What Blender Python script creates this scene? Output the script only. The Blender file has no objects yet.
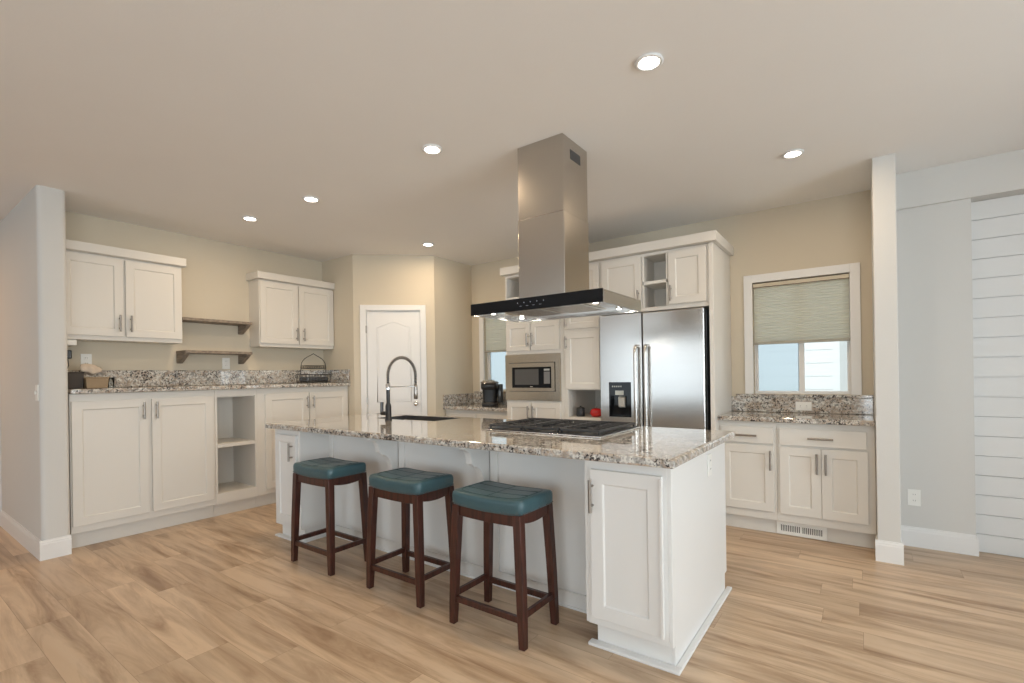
import bpy, bmesh, math, random
from mathutils import Vector, Matrix
random.seed(4)
S = bpy.context.scene
COL = S.collection
PI = math.pi

# ------------------------------------------------------------ camera
yaw, roll = math.radians(-35.94), math.radians(-0.85)
FW = Vector((math.sin(yaw), math.cos(yaw), 0)); RT = Vector((math.cos(yaw), -math.sin(yaw), 0)); UP = Vector((0, 0, 1))
R2 = RT*math.cos(roll)+UP*math.sin(roll); U2 = -RT*math.sin(roll)+UP*math.cos(roll)
cd = bpy.data.cameras.new('camera'); cam = bpy.data.objects.new('camera', cd); COL.objects.link(cam)
M = Matrix((R2, U2, -FW)).transposed().to_4x4(); M.translation = Vector((0, 0, 1.265))
cam.matrix_world = M
cd.sensor_width = 36; cd.lens = 485.4/1024*36; cd.shift_y = (375.3-341.5)/1024; cd.clip_start = .02
S.camera = cam

# ------------------------------------------------------------ world, sun, daylight, exposure
w = bpy.data.worlds.new('sky'); S.world = w; w.use_nodes = True
wn = w.node_tree.nodes; bg = wn['Background']
bg.inputs['Color'].default_value = (.80, .90, 1.0, 1); bg.inputs['Strength'].default_value = 1.6
S.view_settings.view_transform = 'Standard'; S.view_settings.look = 'None'
S.view_settings.gamma = 1; S.view_settings.use_curve_mapping = False
S.view_settings.exposure = 0.04
def lamp(name, kind, loc, target, energy, color, sx=.1, sy=None):
    l = bpy.data.lights.new(name, kind); l.energy = energy; l.color = color
    if kind == 'AREA':
        l.shape = 'RECTANGLE'; l.size = sx; l.size_y = sy or sx
    o = bpy.data.objects.new(name, l); COL.objects.link(o); o.location = loc
    o.rotation_euler = (Vector(target)-Vector(loc)).to_track_quat('-Z', 'Y').to_euler()
    return o
sun = lamp('sun', 'SUN', (0, -6, 8), (0.6, 0, 2), 3.4, (1, .97, .92)); sun.data.angle = .02
DAY = (.93, .97, 1.0)
for x, e_, w_ in ((-4.4, 24, 3.0), (1.2, 110, 2.4)):          # daylight entering the two windows behind the camera
    lamp('window_daylight', 'AREA', (x, -4.62, 1.35), (x, 0, 1.35), e_, DAY, w_, 2.0)
for i, y in enumerate((-2.2, 1.6)):                 # and the two in the right-hand wall
    lamp('window_daylight', 'AREA', (3.72, y, 1.35), (0, y, 1.35), 112, DAY, 2.4, 2.0)
CANS = [(-.766, 2.143), (-2.138, 2.145), (-3.482, 2.162), (-4.316, 2.097), (-3.724, 3.656), (-.353, 3.606)]
CZ = 2.67

# ------------------------------------------------------------ materials
def newmat(name):
    m = bpy.data.materials.new(name); m.use_nodes = True
    nt = m.node_tree; b = nt.nodes['Principled BSDF']
    return m, nt, b
def N(nt, t, **k):
    n = nt.nodes.new(t)
    for a, v in k.items():
        if a in n.inputs: n.inputs[a].default_value = v
        else: setattr(n, a, v)
    return n
def L(nt, a, b): nt.links.new(a, b)
def coords(nt, scale=(1, 1, 1)):
    tc = N(nt, 'ShaderNodeTexCoord'); mp = N(nt, 'ShaderNodeMapping')
    mp.inputs['Scale'].default_value = scale
    L(nt, tc.outputs['Object'], mp.inputs['Vector']); return mp.outputs['Vector']
def ramp(nt, fac, stops):
    r = N(nt, 'ShaderNodeValToRGB'); e = r.color_ramp.elements
    while len(e) < len(stops): e.new(.5)
    for i, (p, c) in enumerate(stops):
        e[i].position = p; e[i].color = (c, c, c, 1) if not isinstance(c, tuple) else c+(1,)
    L(nt, fac, r.inputs['Fac']); return r.outputs['Color']
def mix(nt, fac, a, b, mode='MIX'):
    m = N(nt, 'ShaderNodeMix'); m.data_type = 'RGBA'; m.blend_type = mode
    for s, v in ((m.inputs[0], fac), (m.inputs[6], a), (m.inputs[7], b)):
        if isinstance(v, (int, float)): s.default_value = v
        elif isinstance(v, tuple): s.default_value = v+(1,)
        else: L(nt, v, s)
    return m.outputs[2]
def paint(name, c, rough=.5, var=.03, scale=3, bump=.02, bscale=180, metal=0, coat=0):
    m, nt, b = newmat(name); v = coords(nt)
    n = N(nt, 'ShaderNodeTexNoise', Scale=scale, Detail=4.0); L(nt, v, n.inputs['Vector'])
    lo = tuple(x*(1-var) for x in c); hi = tuple(min(1, x*(1+var)) for x in c)
    L(nt, mix(nt, n.outputs['Fac'], lo, hi), b.inputs['Base Color'])
    b.inputs['Roughness'].default_value = rough; b.inputs['Metallic'].default_value = metal
    if coat: b.inputs['Coat Weight'].default_value = coat; b.inputs['Coat Roughness'].default_value = .15
    if bump:
        n2 = N(nt, 'ShaderNodeTexNoise', Scale=bscale, Detail=3.0); L(nt, v, n2.inputs['Vector'])
        bp = N(nt, 'ShaderNodeBump', Strength=bump, Distance=.01); L(nt, n2.outputs['Fac'], bp.inputs['Height']); L(nt, bp.outputs['Normal'], b.inputs['Normal'])
    return m
def steel(name, c, rough, stretch, metal=1.0):
    m, nt, b = newmat(name); v = coords(nt, stretch)
    n = N(nt, 'ShaderNodeTexNoise', Scale=1.0, Detail=6.0); L(nt, v, n.inputs['Vector'])
    L(nt, mix(nt, n.outputs['Fac'], tuple(x*.985 for x in c), tuple(min(1, x*1.015) for x in c)), b.inputs['Base Color'])
    b.inputs['Metallic'].default_value = metal
    L(nt, ramp(nt, n.outputs['Fac'], [(.3, rough*.96), (.7, rough*1.04)]), b.inputs['Roughness'])
    return m
def emit(name, c, s):
    m, nt, b = newmat(name); b.inputs['Base Color'].default_value = c+(1,)
    b.inputs['Emission Color'].default_value = c+(1,); b.inputs['Emission Strength'].default_value = s; return m
def granite(name):
    m, nt, b = newmat(name); v = coords(nt)
    big = N(nt, 'ShaderNodeTexNoise', Scale=5.0, Detail=5.0, Roughness=.6); big.inputs['Distortion'].default_value = 1.6; L(nt, v, big.inputs['Vector'])
    vv = coords(nt, (2.2, 5.0, 5.0))
    vein = N(nt, 'ShaderNodeTexNoise', Scale=3.0, Detail=6.0, Roughness=.62); vein.inputs['Distortion'].default_value = 2.2; L(nt, vv, vein.inputs['Vector'])
    mid = N(nt, 'ShaderNodeTexNoise', Scale=34.0, Detail=4.0, Roughness=.6); L(nt, v, mid.inputs['Vector'])
    fine = N(nt, 'ShaderNodeTexVoronoi', Scale=150.0); L(nt, v, fine.inputs['Vector'])
    base = mix(nt, ramp(nt, mid.outputs['Fac'], [(.37, 0.0), (.52, 1.0)]), (.23, .225, .21), (.72, .70, .65))
    tan = mix(nt, ramp(nt, vein.outputs['Fac'], [(.47, 0.0), (.57, .75), (.66, .35)]), base, (.42, .30, .20))
    grey = mix(nt, ramp(nt, fine.outputs['Color'], [(.55, 0.0), (.62, .55)]), tan, (.30, .28, .27))
    dk = N(nt, 'ShaderNodeTexNoise', Scale=72.0, Detail=3.0, Roughness=.7); L(nt, v, dk.inputs['Vector'])
    dm = N(nt, 'ShaderNodeMath', operation='MULTIPLY_ADD'); L(nt, big.outputs['Fac'], dm.inputs[0]); dm.inputs[1].default_value = .45; L(nt, dk.outputs['Fac'], dm.inputs[2])
    out = mix(nt, ramp(nt, dm.outputs[0], [(.785, 0.0), (.82, 1.0)]), grey, (.035, .03, .03))
    L(nt, out, b.inputs['Base Color']); b.inputs['Roughness'].default_value = .08
    b.inputs['Coat Weight'].default_value = .6; b.inputs['Coat Roughness'].default_value = .03
    return m
def planks(name):
    m, nt, b = newmat(name); v = coords(nt)
    def Mth(op, x, y=None, z=None):
        m_ = N(nt, 'ShaderNodeMath', operation=op)
        for i, q in enumerate((x, y, z)):
            if q is None: continue
            if isinstance(q, (int, float)): m_.inputs[i].default_value = q
            else: L(nt, q, m_.inputs[i])
        return m_.outputs[0]
    sx = N(nt, 'ShaderNodeSeparateXYZ'); L(nt, v, sx.inputs[0])
    ry = Mth('DIVIDE', sx.outputs['Y'], .18); row = Mth('FLOOR', ry); fy_ = Mth('FRACT', ry)
    w1 = N(nt, 'ShaderNodeTexWhiteNoise'); w1.noise_dimensions = '1D'; L(nt, row, w1.inputs['W'])
    rx = Mth('ADD', Mth('DIVIDE', sx.outputs['X'], 1.25), Mth('MULTIPLY', w1.outputs['Value'], 7.3)); colm = Mth('FLOOR', rx); fx_ = Mth('FRACT', rx)
    cb = N(nt, 'ShaderNodeCombineXYZ'); L(nt, row, cb.inputs[0]); L(nt, colm, cb.inputs[1])
    w2 = N(nt, 'ShaderNodeTexWhiteNoise'); w2.noise_dimensions = '3D'; L(nt, cb.outputs[0], w2.inputs['Vector'])
    pid = w2.outputs['Value']
    dy = Mth('MULTIPLY', Mth('MINIMUM', fy_, Mth('SUBTRACT', 1.0, fy_)), .18); dx = Mth('MULTIPLY', Mth('MINIMUM', fx_, Mth('SUBTRACT', 1.0, fx_)), 1.25)
    seam = Mth('LESS_THAN', Mth('MINIMUM', dx, dy), .0011)
    # grain, shifted from plank to plank
    sc = N(nt, 'ShaderNodeVectorMath', operation='MULTIPLY'); L(nt, v, sc.inputs[0]); sc.inputs[1].default_value = (.75, 6.5, 1)
    ad = N(nt, 'ShaderNodeVectorMath', operation='ADD'); L(nt, sc.outputs[0], ad.inputs[0])
    mu = N(nt, 'ShaderNodeVectorMath', operation='SCALE'); L(nt, w2.outputs['Color'], mu.inputs[0]); mu.inputs['Scale'].default_value = 23.0
    L(nt, mu.outputs[0], ad.inputs[1])
    g = N(nt, 'ShaderNodeTexNoise', Scale=1.6, Detail=8.0, Roughness=.62); g.inputs['Distortion'].default_value = .8; L(nt, ad.outputs[0], g.inputs['Vector'])
    g2 = N(nt, 'ShaderNodeTexNoise', Scale=.9, Detail=3.0); g2.inputs['Distortion'].default_value = 1.5; L(nt, ad.outputs[0], g2.inputs['Vector'])
    col = mix(nt, ramp(nt, g.outputs['Fac'], [(.33, 0.0), (.60, 1.0)]), (.30, .178, .097), (.64, .47, .315))
    col = mix(nt, ramp(nt, g2.outputs['Fac'], [(.35, .45), (.62, 0.0)]), col, (.70, .545, .395))
    tone = mix(nt, pid, (.86, .84, .82), (1.08, 1.08, 1.08))
    col = mix(nt, 1.0, col, tone, 'MULTIPLY')
    seamf = Mth('MULTIPLY', seam, .6)
    col = mix(nt, seamf, col, (.27, .17, .10))
    L(nt, col, b.inputs['Base Color']); b.inputs['Roughness'].default_value = .34
    b.inputs['Specular IOR Level'].default_value = .45
    bp = N(nt, 'ShaderNodeBump', Strength=.06, Distance=.004); L(nt, g.outputs['Fac'], bp.inputs['Height']); L(nt, bp.outputs['Normal'], b.inputs['Normal'])
    return m
def woodmat(name, a, c, stretch, rough):
    m, nt, b = newmat(name); v = coords(nt, stretch)
    n = N(nt, 'ShaderNodeTexNoise', Scale=6.0, Detail=7.0, Roughness=.6); n.inputs['Distortion'].default_value = .8; L(nt, v, n.inputs['Vector'])
    L(nt, mix(nt, ramp(nt, n.outputs['Fac'], [(.32, 0.0), (.68, 1.0)]), a, c), b.inputs['Base Color']); b.inputs['Roughness'].default_value = rough
    return m
def glassmat(name):
    m, nt, b = newmat(name); nt.nodes.remove(b); out = nt.nodes['Material Output']
    t = N(nt, 'ShaderNodeBsdfTransparent'); t.inputs['Color'].default_value = (.95, .975, .98, 1)
    g = N(nt, 'ShaderNodeBsdfGlossy'); g.inputs['Roughness'].default_value = .01
    f = N(nt, 'ShaderNodeFresnel', IOR=1.45); mx = N(nt, 'ShaderNodeMixShader')
    L(nt, f.outputs[0], mx.inputs[0]); L(nt, t.outputs[0], mx.inputs[1]); L(nt, g.outputs[0], mx.inputs[2]); L(nt, mx.outputs[0], out.inputs['Surface'])
    return m
def fabricmat(name, c):
    m, nt, b = newmat(name); v = coords(nt, (1, 1, 1))
    wv = N(nt, 'ShaderNodeTexWave', Scale=11.0); wv.bands_direction = 'Z'; wv.inputs['Distortion'].default_value = .6; L(nt, v, wv.inputs['Vector'])
    L(nt, mix(nt, wv.outputs['Fac'], tuple(x*.985 for x in c), c), b.inputs['Base Color']); b.inputs['Roughness'].default_value = .9
    out = nt.nodes['Material Output']; tr = N(nt, 'ShaderNodeBsdfTranslucent'); tr.inputs['Color'].default_value = c+(1,)
    mx = N(nt, 'ShaderNodeMixShader'); mx.inputs[0].default_value = .68
    L(nt, b.outputs[0], mx.inputs[1]); L(nt, tr.outputs[0], mx.inputs[2]); L(nt, mx.outputs[0], out.inputs['Surface'])
    return m
def basketmat(name, a, c):
    m, nt, b = newmat(name); v = coords(nt)
    k = N(nt, 'ShaderNodeTexBrick'); k.inputs['Scale'].default_value = 28; k.inputs['Mortar Size'].default_value = .06
    k.inputs['Color1'].default_value = a+(1,); k.inputs['Color2'].default_value = tuple(x*.8 for x in a)+(1,); k.inputs['Mortar'].default_value = c+(1,)
    sp_ = N(nt, 'ShaderNodeSeparateXYZ'); L(nt, v, sp_.inputs[0]); cb = N(nt, 'ShaderNodeCombineXYZ'); ad = N(nt, 'ShaderNodeMath', operation='ADD'); L(nt, sp_.outputs[0], ad.inputs[0]); L(nt, sp_.outputs[1], ad.inputs[1]); L(nt, ad.outputs[0], cb.inputs[0]); L(nt, sp_.outputs[2], cb.inputs[1]); L(nt, cb.outputs[0], k.inputs['Vector'])
    L(nt, k.outputs['Color'], b.inputs['Base Color']); b.inputs['Roughness'].default_value = .8
    return m

WALLK = paint('lamp_tinted_wall_paint', (.635, .565, .45), .7, .02, 1.5, .05, 120)  # wall paint with the ceiling lamps' warm tint mixed into its colour
WALLG = paint('pale_grey_wall_paint', (.655, .645, .62), .7, .02, 1.5, .05, 120)
CEIL = paint('ceiling_paint', (.88, .865, .845), .85, .02, 2, .06, 90)
CAB = paint('cabinet_paint', (.715, .685, .635), .38, .012, 2, .01, 60)
TRIM = paint('white_trim_paint', (.80, .795, .785), .4, .01, 2, 0)
ISL = paint('island_paint', (.79, .78, .76), .4, .012, 2, .01, 60)
SHIP = paint('shiplap_paint', (.75, .755, .75), .45, .015, 3, .01, 60)
GRAN = granite('speckled_granite')
FLOOR = planks('oak_plank_floor')
STEEL = steel('brushed_steel', (.60, .585, .565), .24, (1, 1, 60))
STEELV = steel('brushed_steel_chimney', (.50, .465, .42), .24, (40, 40, 1))
TRIMST = steel('warm_brushed_steel', (.60, .54, .45), .26, (60, 3, 3))
NICK = steel('brushed_nickel', (.33, .30, .27), .32, (20, 20, 20))
CHR = steel('chrome', (.80, .80, .80), .08, (5, 5, 5))
BLK = paint('black_plastic', (.018, .018, .02), .35, .05, 5, 0)
BMET = paint('black_cast_iron', (.03, .03, .032), .45, .1, 30, .05, 200)
BGL = paint('black_glass', (.010, .011, .013), .06, .02, 5, 0)
BGL.node_tree.nodes['Principled BSDF'].inputs['Specular IOR Level'].default_value = .25
DGREY = paint('dark_grey_metal', (.12, .12, .125), .35, .05, 8, 0, metal=.8)
SHELFW = woodmat('weathered_shelf_wood', (.16, .125, .10), (.33, .27, .21), (6, 1, 8), .6)
MAHOG = woodmat('dark_mahogany_stain', (.026, .009, .006), (.080, .024, .016), (9, 9, 1), .3)
TEAL = paint('teal_leather', (.045, .098, .115), .28, .16, 9, .12, 70)
OUT = paint('white_plastic', (.85, .84, .80), .35, .01, 3, 0)
SLOT = paint('dark_slot', (.05, .05, .05), .6, .02, 3, 0)
GLS = glassmat('window_glass')
SHADE = fabricmat('cellular_shade_fabric', (.88, .87, .80))
BRNZ = paint('shade_rail_metal', (.16, .12, .08), .5, .04, 5, 0)
RAILB = paint('shade_rail_beige', (.62, .55, .42), .5, .03, 5, 0)
RAILG = paint('shade_bottom_rail', (.42, .40, .34), .6, .03, 5, 0)
WICK = basketmat('pale_wicker', (.58, .44, .29), (.20, .13, .07))
DWICK = basketmat('dark_wicker', (.12, .10, .09), (.03, .025, .02))
CLOTH = paint('beige_cloth', (.62, .52, .42), .9, .08, 12, .2, 40)
RED = paint('red_glaze', (.55, .012, .012), .22, .04, 5, 0, coat=.5)
MIRR = steel('polished_steel_underside', (.70, .66, .60), .12, (3, 60, 3))
BLED = emit('lamp_glow', (1, .93, .82), 14.0)
HLED = emit('hood_lamp_glow', (1, .95, .88), 6.0)
SIDEW = paint('white_house_siding', (.74, .75, .76), .7, .01, 2, 0)
SIDEB = paint('pale_blue_house_siding', (.47, .54, .59), .7, .02, 2, 0)
GRASS = paint('grass_ground', (.14, .2, .09), .9, .3, 3, 0)
GLASSW = paint('clear_glassware', (.55, .56, .56), .1, .02, 5, 0)
DISP = paint('lit_display', (.5, .52, .5), .3, .02, 5, 0)

# ------------------------------------------------------------ mesh helpers
class MB:
    def __init__(s): s.v = []; s.f = []; s.sm = []
    def add(s, vs, fs, smooth=False):
        o = len(s.v); s.v += [tuple(p) for p in vs]; s.f += [tuple(i+o for i in f) for f in fs]; s.sm += [smooth]*len(fs); return s
    def box(s, x0, x1, y0, y1, z0, z1):
        x0, x1 = sorted((x0, x1)); y0, y1 = sorted((y0, y1)); z0, z1 = sorted((z0, z1))
        return s.add([(x0, y0, z0), (x1, y0, z0), (x1, y1, z0), (x0, y1, z0), (x0, y0, z1), (x1, y0, z1), (x1, y1, z1), (x0, y1, z1)],
                     [(0, 3, 2, 1), (4, 5, 6, 7), (0, 1, 5, 4), (1, 2, 6, 5), (2, 3, 7, 6), (3, 0, 4, 7)])
    def prism(s, poly, axis, a, b):
        n = len(poly)
        def P(u, v, t): return {'x': (t, u, v), 'y': (u, t, v), 'z': (u, v, t)}[axis]
        vs = [P(u, v, a) for u, v in poly]+[P(u, v, b) for u, v in poly]
        fs = [tuple(range(n))[::-1], tuple(range(n, 2*n))]+[(i, (i+1) % n, n+(i+1) % n, n+i) for i in range(n)]
        return s.add(vs, fs)
    def tube(s, pts, r, n=10, closed=False):
        pts = [Vector(p) for p in pts]; m = len(pts); vs = []; ref = None
        for i, p in enumerate(pts):
            if closed: d = pts[(i+1) % m]-pts[i-1]
            else: d = (pts[min(i+1, m-1)]-pts[max(i-1, 0)])
            d.normalize()
            if ref is None: ref = Vector((0, 0, 1)) if abs(d.z) < .9 else Vector((1, 0, 0))
            u = ref-d*ref.dot(d); u.normalize(); ref = u; w_ = d.cross(u)
            rr = r[i] if isinstance(r, (list, tuple)) else r
            vs += [p+(u*math.cos(2*PI*k/n)+w_*math.sin(2*PI*k/n))*rr for k in range(n)]
        fs = []
        for i in range(m if closed else m-1):
            j = (i+1) % m
            fs += [(i*n+k, i*n+(k+1) % n, j*n+(k+1) % n, j*n+k) for k in range(n)]
        s.add(vs, fs, True)
        if not closed: s.add([vs[k] for k in range(n)], [tuple(range(n))[::-1]]); s.add([vs[(m-1)*n+k] for k in range(n)], [tuple(range(n))])
        return s
    def lathe(s, c, prof, n=28, axis='z'):
        vs = []
        for r, h in prof:
            for k in range(n):
                a = 2*PI*k/n; u, v = r*math.cos(a), r*math.sin(a)
                vs.append({'z': (c[0]+u, c[1]+v, c[2]+h), 'y': (c[0]+u, c[1]+h, c[2]+v), 'x': (c[0]+h, c[1]+u, c[2]+v)}[axis])
        fs = [(i*n+k, i*n+(k+1) % n, (i+1)*n+(k+1) % n, (i+1)*n+k) for i in range(len(prof)-1) for k in range(n)]
        s.add(vs, fs, True)
        s.add([vs[k] for k in range(n)], [tuple(range(n))[::-1]]); s.add([vs[(len(prof)-1)*n+k] for k in range(n)], [tuple(range(n))])
        return s
    def shaker(s, x0, x1, z0, z1, yf=0, t=.02, st=.062, d=.008):
        a, b = .0, .006
        o = [(x0, z0), (x1, z0), (x1, z1), (x0, z1)]
        i1 = [(x0+st, z0+st), (x1-st, z0+st), (x1-st, z1-st), (x0+st, z1-st)]
        q = st+b; i2 = [(x0+q, z0+q), (x1-q, z0+q), (x1-q, z1-q), (x0+q, z1-q)]
        vs = [(x, yf, z) for x, z in o]+[(x, yf, z) for x, z in i1]+[(x, yf+d, z) for x, z in i2]+[(x, yf+t, z) for x, z in o]
        fs = []
        for k in range(4):
            j = (k+1) % 4
            fs += [(k, j, 4+j, 4+k), (4+k, 4+j, 8+j, 8+k), (k, 12+k, 12+j, j)]
        fs += [(8, 9, 10, 11), (15, 14, 13, 12)]
        return s.add(vs, fs)
    def build(s, name, mat, parent=None, bevel=0, seg=2):
        me = bpy.data.meshes.new(name); me.from_pydata(s.v, [], s.f)
        bm = bmesh.new(); bm.from_mesh(me); bmesh.ops.recalc_face_normals(bm, faces=bm.faces); bm.to_mesh(me); bm.free()
        for p, sm in zip(me.polygons, s.sm): p.use_smooth = sm
        me.materials.append(mat)
        o = bpy.data.objects.new(name, me); COL.objects.link(o)
        if parent: o.parent = parent
        if bevel:
            md = o.modifiers.new('bevel', 'BEVEL'); md.width = bevel; md.segments = seg; md.limit_method = 'ANGLE'; md.angle_limit = math.radians(40)
        return o
def superell(w, d, n, p=5):
    return [(w*abs(math.cos(a))**(2/p)*(1 if math.cos(a) >= 0 else -1), d*abs(math.sin(a))**(2/p)*(1 if math.sin(a) >= 0 else -1)) for a in [2*PI*k/n for k in range(n)]]
def tag(o, label=None, cat=None, group=None, kind=None):
    if label: o['label'] = label
    if cat: o['category'] = cat
    if group: o['group'] = group
    if kind: o['kind'] = kind
    return o
def root(name, loc, rz=0, label=None, cat=None, group=None, kind=None):
    o = bpy.data.objects.new(name, None); COL.objects.link(o); o.location = loc; o.rotation_euler = (0, 0, rz)
    o.empty_display_size = .1
    return tag(o, label, cat, group, kind)
def struct(name, mb, mat, bevel=0, label=None):
    o = mb.build(name, mat, None, bevel); o['kind'] = 'structure'
    if label: o['label'] = label
    return o
def wall_rects(mb, u0, u1, z0, z1, holes, put):
    """split a wall with rectangular holes into boxes"""
    us = sorted({u0, u1}|{h[0] for h in holes}|{h[1] for h in holes})
    for a, b in zip(us, us[1:]):
        hs = sorted([(h[2], h[3]) for h in holes if h[0] <= a and h[1] >= b]); z = z0
        for c, d in hs:
            if c > z: put(a, b, z, c)
            z = d
        if z < z1: put(a, b, z, z1)
def handle(parent, x, z0, z1, yf, mat=None, horiz=False, r=.0078, stand=.03):
    mb = MB()
    if horiz:
        mb.tube([(z0, yf-stand, x), (z1, yf-stand, x)], r); L_ = z1-z0
        for q in (z0+.14*L_, z1-.14*L_): mb.tube([(q, yf+.001, x), (q, yf-stand, x)], r*.75)
    else:
        mb.tube([(x, yf-stand, z0), (x, yf-stand, z1)], r); L_ = z1-z0
        for q in (z0+.2*L_, z1-.2*L_): mb.tube([(x, yf+.001, q), (x, yf-stand, q)], r*.75)
    o = mb.build('handle', mat or NICK, parent); o['label'] = 'brushed nickel bar handle'; return o
def door(parent, x0, x1, z0, z1, yf=-.02, hx=None, hz=None, st=.062, mat=None):
    d = MB().shaker(x0, x1, z0, z1, yf, .0195, st).build('door', mat or CAB, parent, .0015, 1)
    if hx is not None: handle(d, hx, hz[0], hz[1], yf)
    return d
def drawer(parent, x0, x1, z0, z1, yf=-.02, hx=None, hz=None):
    d = MB().box(x0, x1, yf, yf+.0195, z0, z1).build('drawer', CAB, parent, .003)
    handle(d, hz, hx[0], hx[1], yf, horiz=True); return d
def base_profile(d, h):   # baseboard cross-section (out, up)
    return [(0, 0), (d, 0), (d, h*.78), (d*.75, h*.83), (d*.75, h*.88), (d*.35, h*.95), (d*.35, h), (0, h)]
def baseboard(name, runs, h=.14, d=.012, mat=None):
    """runs: (p, q, n) with p,q endpoints and n the outward normal"""
    mb = MB()
    for p, q, n in runs:
        pr = base_profile(d, h); k = len(pr)
        vs = [(p[0]+n[0]*a, p[1]+n[1]*a, z) for a, z in pr]+[(q[0]+n[0]*a, q[1]+n[1]*a, z) for a, z in pr]
        mb.add(vs, [tuple(range(k)), tuple(range(k, 2*k))[::-1]]+[(i, (i+1) % k, k+(i+1) % k, k+i) for i in range(k)])
    return struct(name, mb, mat or TRIM)

# ------------------------------------------------------------ setting
struct('floor', MB().box(-8.1, 3.75, -4.65, 4.85, -.06, 0), FLOOR)
struct('ceiling', MB().box(-8.1, 3.75, -4.65, 4.85, CZ, CZ+.08), CEIL)
WX0, WX1 = -5.297, 4.72
# left kitchen wall, and the stub wall with the rounded end in front of it
struct('wall_left', MB().box(-5.42, -5.297, .978, 4.85, 0, CZ), WALLK)
r = .03; x1, y0, y1 = -4.74, .82, .978
stub = [(-8.0, y0)]+[(x1-r+r*math.sin(a), y0+r-r*math.cos(a)) for a in [PI/2*i/6 for i in range(7)]]+[(x1-r+r*math.cos(a), y1-r+r*math.sin(a)) for a in [PI/2*i/6 for i in range(7)]]+[(-8.0, y1)]
o = struct('wall_stub_left', MB().prism(stub, 'z', 0, CZ), WALLG)
for p in o.data.polygons:
    if abs(p.normal.z) < .5: p.use_smooth = True
md = o.modifiers.new('es', 'EDGE_SPLIT'); md.split_angle = math.radians(30)
baseboard('baseboard_stub_left', [((-6.2, .82), (-4.741, .82), (0, -1)), ((-4.74, .808), (-4.74, .978), (1, 0))])
struct('trim_1', MB().box(-6.34, -6.2, .795, .82, 0, 2.1), TRIM, .003)
# pantry box in the corner
struct('wall_pantry_left', MB().box(-5.297, -4.70, 3.422, 3.52, 0, CZ), WALLK)
struct('wall_pantry_right', MB().box(-4.14, -4.04, 4.055, 4.72, 0, CZ), WALLK)
DA = math.atan2(.633, .66)
DLX0, DLX1, DZ = .146, .742, 2.022
mb = MB(); wall_rects(mb, 0, .9145, 0, CZ, [(DLX0-.012, DLX1+.012, 0, DZ+.012)], lambda a, b, c, d: mb.box(a, b, 0, .1, c, d))
wd = struct('wall_pantry_front', mb, WALLK); wd.location = (-4.70, 3.422, 0); wd.rotation_euler = (0, 0, DA)
# fridge wall with its two windows
HOL = [(-3.84, -3.16, 1.07, 2.04), (-.787, -.083, 1.07, 2.045)]
mb = MB(); wall_rects(mb, -4.04, .183, 0, CZ, HOL, lambda a, b, c, d: mb.box(a, b, 4.72, 4.85, c, d))
struct('wall_back', mb, WALLK)
# right stub wall and the grey wall beyond it
struct('wall_stub_right', MB().box(.06, .183, 4.02, 4.72, 0, CZ), WALLG, .004)
struct('wall_right_grey', MB().box(.183, .60, 4.485, 4.85, 0, 2.415), WALLG)
struct('wall_right_header', MB().box(.183, 3.6, 4.46, 4.85, 2.415, CZ), WALLG, .002)
mb = MB().box(.60, 3.6, 4.606, 4.85, 0, 2.415); z = -.010
while z < 2.41:
    mb.box(.60, 3.6, 4.592, 4.606, max(z, 0)+.0022, min(z+.135, 2.415)-.0022); z += .135
struct('wall_right_shiplap', mb, SHIP)
baseboard('baseboard_right', [((.195, 4.485), (.60, 4.485), (0, -1)), ((.60, 4.473), (.60, 4.592), (1, 0))])
baseboard('baseboard_stub_right', [((.048, 4.02), (.195, 4.02), (0, -1)), ((.06, 4.02), (.06, 4.14), (-1, 0)), ((.183, 4.02), (.183, 4.47), (1, 0))])
# walls behind and beside the camera, with the windows the daylight comes through
RW = [(-6.0, -2.8), (-.1, 2.5)]
mb = MB(); wall_rects(mb, -8.0, 3.6, 0, CZ, [(a, b, .3, 2.4) for a, b in RW], lambda a, b, c, d: mb.box(a, b, -4.55, -4.45, c, d))
struct('wall_rear', mb, WALLG)
SW = [(-3.5, -.9), (.3, 2.9)]
mb = MB(); wall_rects(mb, -4.45, 4.85, 0, CZ, [(a, b, .3, 2.4) for a, b in SW], lambda a, b, c, d: mb.box(3.6, 3.7, a, b, c, d))
struct('wall_side', mb, WALLG)
struct('wall_hall', MB().box(-8.1, -8.0, -4.55, .82, 0, CZ), WALLG)

# windows of the kitchen
def window(name, x0, x1, z0, z1, cas=.068, slider=True, sill=True):
    w_ = root(name, (0, 0, 0), kind='structure')
    mb = MB()
    for a in ((x0-cas, x0), (x1, x1+cas)): mb.box(a[0], a[1], 4.698, 4.72, z0, z1+cas)
    mb.box(x0, x1, 4.698, 4.72, z1, z1+cas)
    mb.build('window_casing', TRIM, w_, .002)
    e = .010; g = .016
    mb = MB().box(x0, x0+e, 4.775, 4.84, z0, z1).box(x1-e, x1, 4.775, 4.84, z0, z1).box(x0+e, x1-e, 4.775, 4.84, z1-e, z1).box(x0+e, x1-e, 4.775, 4.84, z0, z0+e)
    mb.build('window_frame', TRIM, w_)
    xm = (x0+x1)/2+.005
    for a, b, y in ((x0+e, xm+.022, 4.795), (xm-.022, x1-e, 4.817)):
        mb = MB()
        for p, q in ((a, a+(g if a < xm-.03 else .04)), (b-(g if b > xm+.03 else .04), b)): mb.box(p, q, y, y+.018, z0+e, z1-e)
        p, q = a+(g if a < xm-.03 else .04), b-(g if b > xm+.03 else .04)
        mb.box(p, q, y, y+.018, z0+e, z0+e+.014).box(p, q, y, y+.018, z1-e-.014, z1-e)
        sh_ = mb.build('window_sash', TRIM, w_, .001)
        MB().box(p, q, y+.006, y+.010, z0+e+.014, z1-e-.014).build('window_pane', GLS, sh_)
    return w_
window('window_1', -.787, -.083, 1.07, 2.045)
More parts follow.
